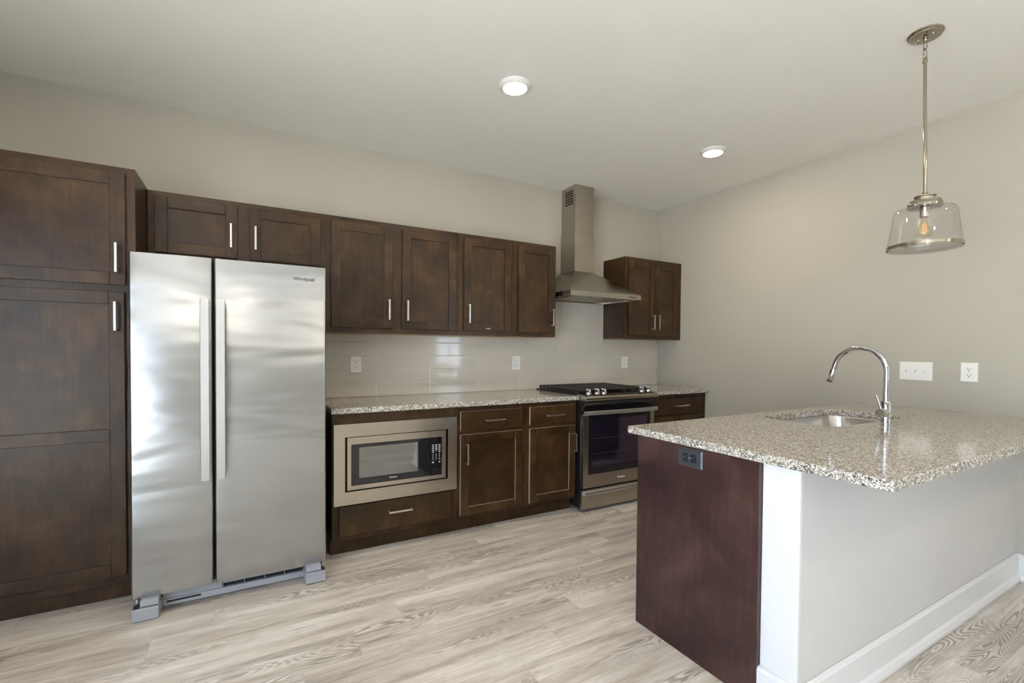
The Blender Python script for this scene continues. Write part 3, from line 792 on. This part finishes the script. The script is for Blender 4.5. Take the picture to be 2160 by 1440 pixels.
# ------------------------------------------------------------------ range hood
def hood():
    t = thing('range_hood', 'stainless steel chimney range hood mounted over the range', 'range hood', (-1.13, -0.004, 1.72))
    rx0, rx1, ry = -1.512, -0.733, -0.492; cx0, cx1, cy = -1.265, -1.047, -0.215
    zr0, zr1, zc = 1.719, 1.760, 1.972; yb = -0.004
    bm = bm_()
    A = [bm.verts.new(p) for p in ((rx0, ry, zr0), (rx1, ry, zr0), (rx1, yb, zr0), (rx0, yb, zr0))]
    B = [bm.verts.new(p) for p in ((rx0, ry, zr1), (rx1, ry, zr1), (rx1, yb, zr1), (rx0, yb, zr1))]
    C = [bm.verts.new(p) for p in ((cx0, cy, zc), (cx1, cy, zc), (cx1, yb, zc), (cx0, yb, zc))]
    e = 0.02
    D = [bm.verts.new(p) for p in ((rx0+e, ry+e, zr0), (rx1-e, ry+e, zr0), (rx1-e, yb-e, zr0), (rx0+e, yb-e, zr0))]
    E_ = [bm.verts.new((v.co.x, v.co.y, zr0+0.012)) for v in D]
    for P, Q in ((A, B), (B, C), (A, D), (D, E_)):
        for k in range(4): bm.faces.new((P[k], P[(k+1) % 4], Q[(k+1) % 4], Q[k]))
    bm.faces.new(C); bm.faces.new(E_)
    obj('canopy', bm, M['hood'], t)
    for a, b in ((rx0+0.09, -1.126), (-1.118, rx1-0.09)):
        f = obj('filter', box(bm_(), a, b, -0.395, -0.035, zr0+0.006, zr0+0.0118), M['nickel'], t)
        s = bm_()
        for k in range(1, 14):
            y = -0.395 + 0.36*k/14; box(s, a+0.01, b-0.01, y-0.004, y+0.004, zr0+0.0045, zr0+0.0059)
        obj('filter_slats', s, M['hood'], f)
    for x in (-1.300, -0.945):
        b = bm_(); lathe(b, [(0, 0), (0.030, 0), (0.032, 0.003), (0.032, 0.0055), (0, 0.0055)], (x, -0.432, zr0+0.0055), 24)
        l = obj('lamp', b, M['chrome'], t, smooth=True)
        b = bm_(); lathe(b, [(0, -0.004), (0.012, -0.003), (0.021, 0.0), (0, 0.0)], (x, -0.432, zr0+0.0055), 20); obj('lamp_lens', b, M['whiteplastic'], l, smooth=True)
    b = bm_(); box(b, cx0, cx1, cy, yb, zc, 2.320); obj('chimney', b, M['hood'], t, bevel=0.0015, label='lower chimney sleeve')
    ux0, ux1, uy = cx0+0.006, cx1-0.006, cy+0.004
    b = bm_(); box(b, ux0, ux1, uy, yb, 2.3205, H-0.003); c2 = obj('chimney', b, M['hood'], t, bevel=0.0015, label='upper chimney sleeve')
    s = bm_()
    for i in range(6):
        for k in range(6):
            y = -0.060 - 0.0195*i; z = 2.700 - 0.022*k
            box(s, ux0-0.0006, ux0+0.0002, y-0.0145, y, z-0.014, z)
    obj('vent_grille', s, M['inside'], c2)
    b = bm_()
    for k in range(4): cyl(b, (-0.868+0.022*k, ry-0.003, 1.7395), (-0.868+0.022*k, ry+0.002, 1.7395), 0.0062, 12)
    obj('button', b, M['blackmatte'], t)
hood()

# ------------------------------------------------------------------ outlets and switches (plate in local xz, facing -y)
def rplate(bm, w_, h_, d=0.0055, e=0.0035):
    A = [bm.verts.new((sx*w_/2, 0, sz*h_/2)) for sx, sz in ((-1, -1), (1, -1), (1, 1), (-1, 1))]
    B = [bm.verts.new((sx*w_/2, -d*0.45, sz*h_/2)) for sx, sz in ((-1, -1), (1, -1), (1, 1), (-1, 1))]
    C = [bm.verts.new((sx*(w_/2-e), -d, sz*(h_/2-e))) for sx, sz in ((-1, -1), (1, -1), (1, 1), (-1, 1))]
    for P, Q in ((A, B), (B, C)):
        for k in range(4): bm.faces.new((P[k], P[(k+1) % 4], Q[(k+1) % 4], Q[k]))
    bm.faces.new(C); bm.faces.new(A[::-1]); return bm
def slots(bm, cx, cz, y, turn=False, s=1.0):
    def bx(u, v, a, b):
        if turn: u, v, a, b = v, -u, b, a
        box(bm, cx+u-a/2, cx+u+a/2, y-0.0005, y+0.0003, cz+v-b/2, cz+v+b/2)
    bx(-0.0064*s, 0.0035*s, 0.0022*s, 0.0082*s); bx(0.0064*s, 0.0035*s, 0.0020*s, 0.0066*s); bx(0, -0.0066*s, 0.0050*s, 0.0052*s)
def outlet(label, loc, rotz, style, w_, h_, face='whiteplastic', slotm='ink', plate='whiteplastic', turn=False, group=None):
    t = thing('wall_outlet', label, 'outlet', loc, rotz, group)
    p = obj('cover_plate', rplate(bm_(), w_, h_, 0.0055, 0.0035 if plate == 'whiteplastic' else 0.007), M[plate], t, local=True, smooth=False)
    if style == 'decora':
        r = obj('receptacle', box(bm_(), -0.0165, 0.0165, -0.0068, -0.0052, -0.033, 0.033), M[face], t, local=True, bevel=0.0008)
        g = bm_()
        for s in ((-0.0172, -0.0166, -0.0336, 0.0336), (0.0166, 0.0172, -0.0336, 0.0336), (-0.0172, 0.0172, -0.0338, -0.0332), (-0.0172, 0.0172, 0.0332, 0.0338)): box(g, s[0], s[1], -0.0058, -0.0052, s[2], s[3])
        obj('seam', g, M['greydark'], r, local=True)
        for z in (0.0185, -0.0165):
            b = bm_(); slots(b, 0, z, -0.0070); obj('slots', b, M[slotm], r, local=True)
    else:
        for s in (1, -1):
            b = bm_(); c = (0.0, -0.0056, 0.0195*s) if not turn else (0.0195*s, -0.0056, 0.0)
            pts = []
            R = 0.0172
            for k in range(32):
                a = 2*PI*k/32; u, v = R*math.cos(a), R*math.sin(a); v = max(-0.0136, min(0.0136, v)); pts.append((u, v))
            A = [b.verts.new((c[0]+(u if not turn else v), -0.005, c[2]+(v if not turn else u))) for u, v in pts]
            B = [b.verts.new((c[0]+(u if not turn else v), -0.0075, c[2]+(v if not turn else u))) for u, v in pts]
            for k in range(32): b.faces.new((A[k], A[(k+1) % 32], B[(k+1) % 32], B[k]))
            b.faces.new(A[::-1]); b.faces.new(B)
            r = obj('receptacle', b, M[face], t, local=True, bevel=0.0005)
            b = bm_(); slots(b, c[0], c[2], -0.0077, turn); obj('slots', b, M[slotm], r, local=True)
        b = bm_(); cyl(b, (0, -0.0070, 0), (0, -0.005, 0), 0.0032, 12); obj('screw', b, M['nickel'], t, local=True)
    return t
outlet('white outlet on the tiles nearest the refrigerator', (-3.097, -0.0089, 1.153), 0, 'decora', 0.078, 0.122, group='outlets on the tile splashback')
outlet('white outlet on the tiles just left of the range', (-1.735, -0.0089, 1.154), 0, 'decora', 0.078, 0.118, group='outlets on the tile splashback')
outlet('white outlet on the tiles under the corner wall cabinet', (-0.468, -0.0089, 1.149), 0, 'decora', 0.080, 0.117, group='outlets on the tile splashback')
outlet('white outlet on the plain right wall beside the switch plate', (-0.0005, -2.469, 1.158), -PI/2, 'duplex', 0.079, 0.117)
outlet('dark grey sideways outlet on the peninsula end panel', (PX-0.0195, -2.2535, 0.8345), -PI/2, 'duplex', 0.122, 0.075, face='black', slotm='greydark', plate='slategrey', turn=True)
def switches():
    t = thing('switch_plate', 'white triple switch plate on the right wall above the peninsula', 'light switch', (-0.0005, -2.2105, 1.1535), -PI/2)
    obj('cover_plate', rplate(bm_(), 0.172, 0.120), M['whiteplastic'], t, local=True)
    for k, up in ((-1, 1), (0, 1), (1, -1)):
        x = k*0.0465
        f = obj('toggle_slot', box(bm_(), x-0.0055, x+0.0055, -0.0062, -0.0052, -0.0125, 0.0125), M['whiteplastic'], t, local=True, bevel=0.0005)
        b = bm_()
        A = [b.verts.new(p) for p in ((x-0.004, -0.006, -0.008), (x+0.004, -0.006, -0.008), (x+0.004, -0.006, 0.008), (x-0.004, -0.006, 0.008))]
        B = [b.verts.new(p) for p in ((x-0.0033, -0.019, up*0.008-0.003), (x+0.0033, -0.019, up*0.008-0.003), (x+0.0033, -0.019, up*0.008+0.003), (x-0.0033, -0.019, up*0.008+0.003))]
        for i in range(4): b.faces.new((A[i], A[(i+1) % 4], B[(i+1) % 4], B[i]))
        b.faces.new(B)
        obj('toggle', b, M['whiteplastic'], f, local=True, bevel=0.0008)
        for z in (-0.030, 0.030):
            b = bm_(); cyl(b, (x, -0.0062, z), (x, -0.005, z), 0.0028, 12); obj('screw', b, M['whiteplastic'], t, local=True)
switches()

# ------------------------------------------------------------------ ceiling downlights
def downlight(label, x, y):
    t = thing('ceiling_downlight', label, 'ceiling light', (x, y, H-0.0225), group='round ceiling downlights')
    b = bm_(); lathe(b, [(0.091, H-0.0005), (0.090, H-0.004), (0.078, H-0.014), (0.070, H-0.021), (0.066, H-0.0212), (0.066, H-0.0005)], (x, y, 0), 48, closed=True)
    obj('trim_ring', b, M['whiteplastic'], t, smooth=True)
    b = bm_(); lathe(b, [(0.0, H-0.0215), (0.0655, H-0.0205), (0.0655, H-0.019), (0, H-0.019)], (x, y, 0), 40)
    obj('lens', b, M['lens'], t, label='glowing white lens')
downlight('lit round ceiling downlight over the open floor', -2.489, -1.275)
downlight('lit round ceiling downlight nearer the right wall', -0.809, -1.270)
downlight('unseen round ceiling downlight added above the pantry end', -4.17, -1.275)  # out of view, added to light the left end
for n_, (x_, y_) in (('left front', (-4.17, -4.4)), ('middle front', (-2.49, -4.4)), ('right front', (-0.81, -4.4)), ('left back', (-4.17, -7.0)), ('middle back', (-2.49, -7.0)), ('right back', (-0.81, -7.0))):  # unseen lamps added behind the camera as fill light
    downlight('%s round ceiling downlight of the unseen row added on the dining side' % n_, x_, y_)

# ------------------------------------------------------------------ pendant
def pendant():
    cx, cy = -1.068, -2.594
    t = thing('pendant_lamp', 'polished nickel pendant lamp with a clear glass drum shade over the peninsula', 'pendant lamp', (cx, cy, 1.75))
    b = bm_(); lathe(b, [(0, H-0.0008), (0.0655, H-0.0008), (0.0665, H-0.006), (0.063, H-0.010), (0.060, H-0.0105), (0.0585, H-0.017), (0.055, H-0.0185), (0, H-0.0185)], (cx, cy, 0), 48)
    c = obj('canopy', b, M['polnick'], t, smooth=True)
    d = Vector((CAMLOC[0]-cx, CAMLOC[1]-cy, 0)).normalized(); side = Vector((-0.42, -0.91, 0)).normalized()
    for s in (-1, 1):
        p = Vector((cx, cy, H-0.0185)) + side*0.036*s
        b = bm_(); cyl(b, p, p-Vector((0, 0, 0.012)), 0.0035, 14); obj('canopy_screw', b, M['polnick'], c, smooth=True)
    b = bm_(); lathe(b, [(0.009, H-0.018), (0.009, H-0.030), (0.005, H-0.036), (0, H-0.036)], (cx, cy, 0), 20); obj('canopy_loop', b, M['polnick'], c, smooth=True)
    def link(b, z0, z1, turn):
        pts = []; r = 0.0075; n = 10
        for k in range(n+1): a_ = PI*k/n; pts.append((r*math.cos(a_), z1-r+r*math.sin(a_)))
        for k in range(n+1): a_ = PI+PI*k/n; pts.append((r*math.cos(a_), z0+r+r*math.sin(a_)))
        pts.append(pts[0]); u = side if not turn else Vector((side.y, -side.x, 0))
        tube(b, [(cx+u.x*q, cy+u.y*q, z) for q, z in pts], 0.0021, 8, cap=False)
    b = bm_(); link(b, 2.668, 2.710, 0); obj('chain_link', b, M['polnick'], t, smooth=True)
    b = bm_(); link(b, 2.632, 2.674, 1); obj('chain_link', b, M['polnick'], t, smooth=True)
    lx, ly = cx+0.0045, cy-0.0115                     # the stem hangs a touch out of plumb
    lerp = lambda z: (cx+(lx-cx)*(2.64-z)/0.63, cy+(ly-cy)*(2.64-z)/0.63, z)
    b = bm_(); tube(b, [lerp(2.636), lerp(2.616), lerp(2.616), lerp(2.612)], [0.0085, 0.0085, 0.0105, 0.0105], 20); obj('stem_collar', b, M['polnick'], t, smooth=True)
    b = bm_(); cyl(b, lerp(2.614), lerp(2.012), 0.0068, 20); obj('stem', b, M['polnick'], t, smooth=True)
    C = (lx, ly, 0)
    b = bm_(); lathe(b, [(0, 2.016), (0.011, 2.016), (0.011, 2.010), (0.008, 2.008), (0.008, 1.999), (0.036, 1.998), (0.041, 1.996), (0.041, 1.992), (0.038, 1.990), (0.038, 1.976),
                     (0.058, 1.975), (0.059, 1.968), (0.062, 1.966), (0.0645, 1.962), (0.0645, 1.946), (0.060, 1.943), (0, 1.943)], C, 48)
    obj('holder', b, M['polnick'], t, smooth=True)
    b = bm_(); lathe(b, [(0, 1.9425), (0.018, 1.9425), (0.018, 1.902), (0.016, 1.900), (0, 1.900)], C, 28); obj('socket', b, M['nickel'], t, smooth=True)
    b = bm_()
    th = 0.0025
    outp = [(0.058, 1.9425), (0.088, 1.942), (0.107, 1.936), (0.1145, 1.925), (0.1172, 1.908), (0.134, 1.775), (0.135, 1.752)]
    inp = [(r-th, z-0.001) for r, z in outp]; inp[0] = (0.056, 1.9395)
    lathe(b, outp + inp[::-1], C, 72, closed=True)
    g = obj('glass_shade', b, M['glass'], t, smooth=True)
    b = bm_(); lathe(b, [(0.1357, 1.773), (0.1375, 1.772), (0.1380, 1.758), (0.1362, 1.757)], C, 72, closed=True)
    obj('shade_band', b, M['polnick'], g, smooth=True)
    b = bm_(); lathe(b, [(0, 1.7465), (0.06, 1.7475), (0.11, 1.7505), (0.1325, 1.7545), (0.1325, 1.7565), (0.11, 1.7525), (0.06, 1.7495), (0, 1.7485)], C, 64)
    obj('bottom_plate', b, M['glassplate'], g, smooth=True)
    b = bm_(); lathe(b, [(0.011, 1.902), (0.013, 1.890), (0.020, 1.865), (0.0275, 1.835), (0.030, 1.822), (0.027, 1.812), (0.018, 1.806), (0, 1.804)], C, 32)
    bulb = obj('bulb', b, M['bulbglass'], t, smooth=True)
    b = bm_()
    for k in range(6):
        a_ = PI*k/3; tube(b, [(lx+0.006*math.cos(a_), ly+0.006*math.sin(a_), 1.872), (lx+0.011*math.cos(a_), ly+0.011*math.sin(a_), 1.828)], 0.0010, 6)
    obj('filament', b, M['brass'], bulb)
pendant()

# ------------------------------------------------------------------ peninsula
def end_panel():
    o = obj('end_panel', box(bm_(), PX-0.019, PX, PY1+0.0005, PY0, 0.001, 0.8795), M['wood_red'], origin=(PX, -2.25, 0), bevel=0.0015)
    tag(o, 'reddish dark wood panel closing the end of the peninsula', 'panel')
end_panel()
def sink_base():
    x0, x1 = -1.548, -0.004; yf = -1.955
    t = thing('base_cabinet', 'dark wood sink base cabinet under the peninsula worktop', 'cabinet', (mid(x0, x1), -2.25, 0))
    bm = bm_()
    box(bm, x0, x0+0.018, PY1+0.002, yf-0.019, 0.10, 0.8795); box(bm, x1-0.018, x1, PY1+0.002, yf-0.019, 0.10, 0.8795)
    box(bm, x0+0.018, x1-0.018, PY1+0.002, yf-0.019, 0.10, 0.118); box(bm, x0+0.018, x1-0.018, PY1+0.002, PY1+0.02, 0.118, 0.8795)
    box(bm, -0.50, -0.482, PY1+0.02, yf-0.019, 0.118, 0.8795)
    obj('body', bm, M['wood'], t)
    obj('face_frame', box(bm_(), x0, x1, yf-0.0185, yf, 0.10, 0.8795), M['wood'], t)
    obj('toe_kick', box(bm_(), x0, x1, yf-0.10, yf-0.075, 0.001, 0.10), M['wood'], t)
    xs = [-1.52, -1.03, -1.01, -0.52, -0.46, -0.04]
    for a, b_ in zip(xs[::2], xs[1::2]):
        # doors face the stove (+y)
        bm = bm_(); fw = 0.058; z0, z1 = 0.128, 0.686; y0, y1 = yf+0.0005, yf+0.0195
        box(bm, a, a+fw, y0, y1, z0, z1); box(bm, b_-fw, b_, y0, y1, z0, z1); box(bm, a+fw, b_-fw, y0, y1, z0, z0+fw); box(bm, a+fw, b_-fw, y0, y1, z1-fw, z1)
        d = obj('door', bm, M['wood'], t, bevel=0.0015)
        obj('panel', box(bm_(), a+fw-0.003, b_-fw+0.003, y0+0.002, y1-0.009, z0+fw-0.003, z1-fw+0.003), M['wood'], d)
        obj('drawer', box(bm_(), a, b_, y0, y1, 0.712, 0.846), M['wood'], t, bevel=0.0015)
sink_base()
def dishwasher():
    x0, x1 = -2.158, -1.552
    t = thing('dishwasher', 'stainless dishwasher behind the peninsula end panel, dark handle edge showing', 'dishwasher', (mid(x0, x1), -2.2, 0))
    obj('body', box(bm_(), x0, x1, -2.54, -1.962, 0.02, 0.872), M['greydark'], t)
    d = obj('door', box(bm_(), x0, x1, -1.9615, -1.936, 0.11, 0.775), M['steel'], t, bevel=0.003)
    obj('control_panel', box(bm_(), x0, x1, -1.9615, -1.936, 0.778, 0.872), M['blackmatte'], t, bevel=0.003)
    bm = bm_(); poly_z(bm, [(x0+0.004, -1.9355), (x0+0.004, -1.915), (x0+0.03, -1.900), (x1-0.03, -1.900), (x1-0.004, -1.915), (x1-0.004, -1.9355)], 0.775, 0.862)
    obj('handle', bm, M['blackmatte'], d, bevel=0.004)
    obj('kick_plate', box(bm_(), x0, x1, -2.02, -1.99, 0.002, 0.106), M['black'], t)
dishwasher()

SX0, SX1, SY0, SY1 = -1.345, -0.590, -2.383, -1.995
def peninsula_top():
    bm = bm_()
    outer = [(-2.203, -2.950), (-0.003, -2.950), (-0.003, -1.890), (-2.203, -1.890)]
    inner = rrect(SX0, SX1, SY0, SY1, 0.085, 8)
    vo = [bm.verts.new((x, y, ZC1)) for x, y in outer]; vi = [bm.verts.new((x, y, ZC1)) for x, y in inner]
    es = [bm.edges.new((vo[k], vo[(k+1) % 4])) for k in range(4)] + [bm.edges.new((vi[k], vi[(k+1) % len(vi)])) for k in range(len(vi))]
    bmesh.ops.triangle_fill(bm, edges=es, use_beauty=True)
    bad = [f for f in bm.faces if SX0+0.02 < f.calc_center_median().x < SX1-0.02 and SY0+0.02 < f.calc_center_median().y < SY1-0.02 and all(v in vi for v in f.verts)]
    bmesh.ops.delete(bm, geom=bad, context='FACES_ONLY')
    r = bmesh.ops.extrude_face_region(bm, geom=bm.faces[:])
    bmesh.ops.translate(bm, verts=[v for v in r['geom'] if isinstance(v, bmesh.types.BMVert)], vec=(0, 0, ZC0-ZC1))
    o = obj('countertop', bm, M['granite'], origin=(-1.1, -2.42, ZC0), bevel=0.004)
    tag(o, 'large overhanging granite worktop of the peninsula, cut out for the sink', 'countertop')
peninsula_top()
def sink():
    bm = bm_(); rows = []
    g = 0.003
    def loop(ins, z, r): return [bm.verts.new((x, y, z)) for x, y in rrect(SX0+ins, SX1-ins, SY0+ins, SY1-ins, r, 8)]
    zt = ZC0-0.001
    rows = [loop(-0.020, zt-0.002, 0.10), loop(-0.020, zt, 0.10), loop(0.004, zt, 0.082), loop(0.006, zt-0.004, 0.080), loop(0.010, zt-0.15, 0.078), loop(0.018, zt-0.18, 0.072), loop(0.040, zt-0.195, 0.06), loop(0.20, zt-0.198, 0.01)]
    n = len(rows[0])
    for A, B in zip(rows, rows[1:]):
        for k in range(n): bm.faces.new((A[k], A[(k+1) % n], B[(k+1) % n], B[k]))
    bm.faces.new(rows[-1])
    s = obj('sink', bm, M['sinksteel'], origin=(mid(SX0, SX1), mid(SY0, SY1), zt-0.198), smooth=True)
    tag(s, 'undermount stainless sink bowl sunk into the peninsula worktop', 'sink')
    b = bm_(); lathe(b, [(0, 0.0005), (0.045, 0.0005), (0.045, 0.003), (0.035, 0.004), (0.03, 0.002), (0, 0.002)], (mid(SX0, SX1), mid(SY0, SY1), zt-0.198), 32)
    obj('drain', b, M['chrome'], s, smooth=True)
sink()
def faucet():
    x, y, z = -1.002, -2.449, ZC1
    t = thing('faucet', 'tall chrome gooseneck faucet with side lever at the sink', 'faucet', (x, y, z))
    b = bm_(); lathe(b, [(0, z+0.0002), (0.0245, z+0.0002), (0.0245, z+0.003), (0.0225, z+0.005), (0.0222, z+0.113), (0.021, z+0.116), (0.0, z+0.116)], (x, y, 0), 36)
    body = obj('body', b, M['chrome'], t, smooth=True)
    R = 0.1195; zc = 1.178; yc = y+R; pts = [(x, y, z+0.113)] + [(x, y, z+0.113+(zc-z-0.113)*k/4) for k in range(1, 5)]
    n = 36
    for k in range(1, n+1):
        a_ = PI - math.radians(164)*k/n; pts.append((x, yc + R*math.cos(a_), zc + R*math.sin(a_)))
    e = Vector(pts[-1]); dr = Vector((0, math.sin(math.radians(16)), -math.cos(math.radians(16))))
    pts.append(tuple(e + dr*0.030))
    b = bm_(); tube(b, pts, 0.0125, 24); obj('spout', b, M['chrome'], t, smooth=True)
    p0 = e + dr*0.0305; b = bm_(); tube(b, [p0, p0+dr*0.003, p0+dr*0.070, p0+dr*0.073], [0.0128, 0.0140, 0.0145, 0.0130], 24)
    obj('spray_head', b, M['chrome'], t, smooth=True)
    b = bm_(); hz = z+0.058
    lathe(b, [(0, -0.005), (0.0215, -0.005), (0.0225, -0.012), (0.0225, -0.058), (0.0215, -0.061), (0.0, -0.061)], (x, y, hz), 32, axis='x')
    h = obj('handle', b, M['chrome'], t, smooth=True)
    b = bm_(); tube(b, [(x-0.046, y+0.002, hz+0.020), (x-0.052, y+0.010, hz+0.055), (x-0.058, y+0.018, hz+0.090)], [0.0048, 0.0042, 0.0038], 14); obj('lever', b, M['chrome'], h, smooth=True)
faucet()
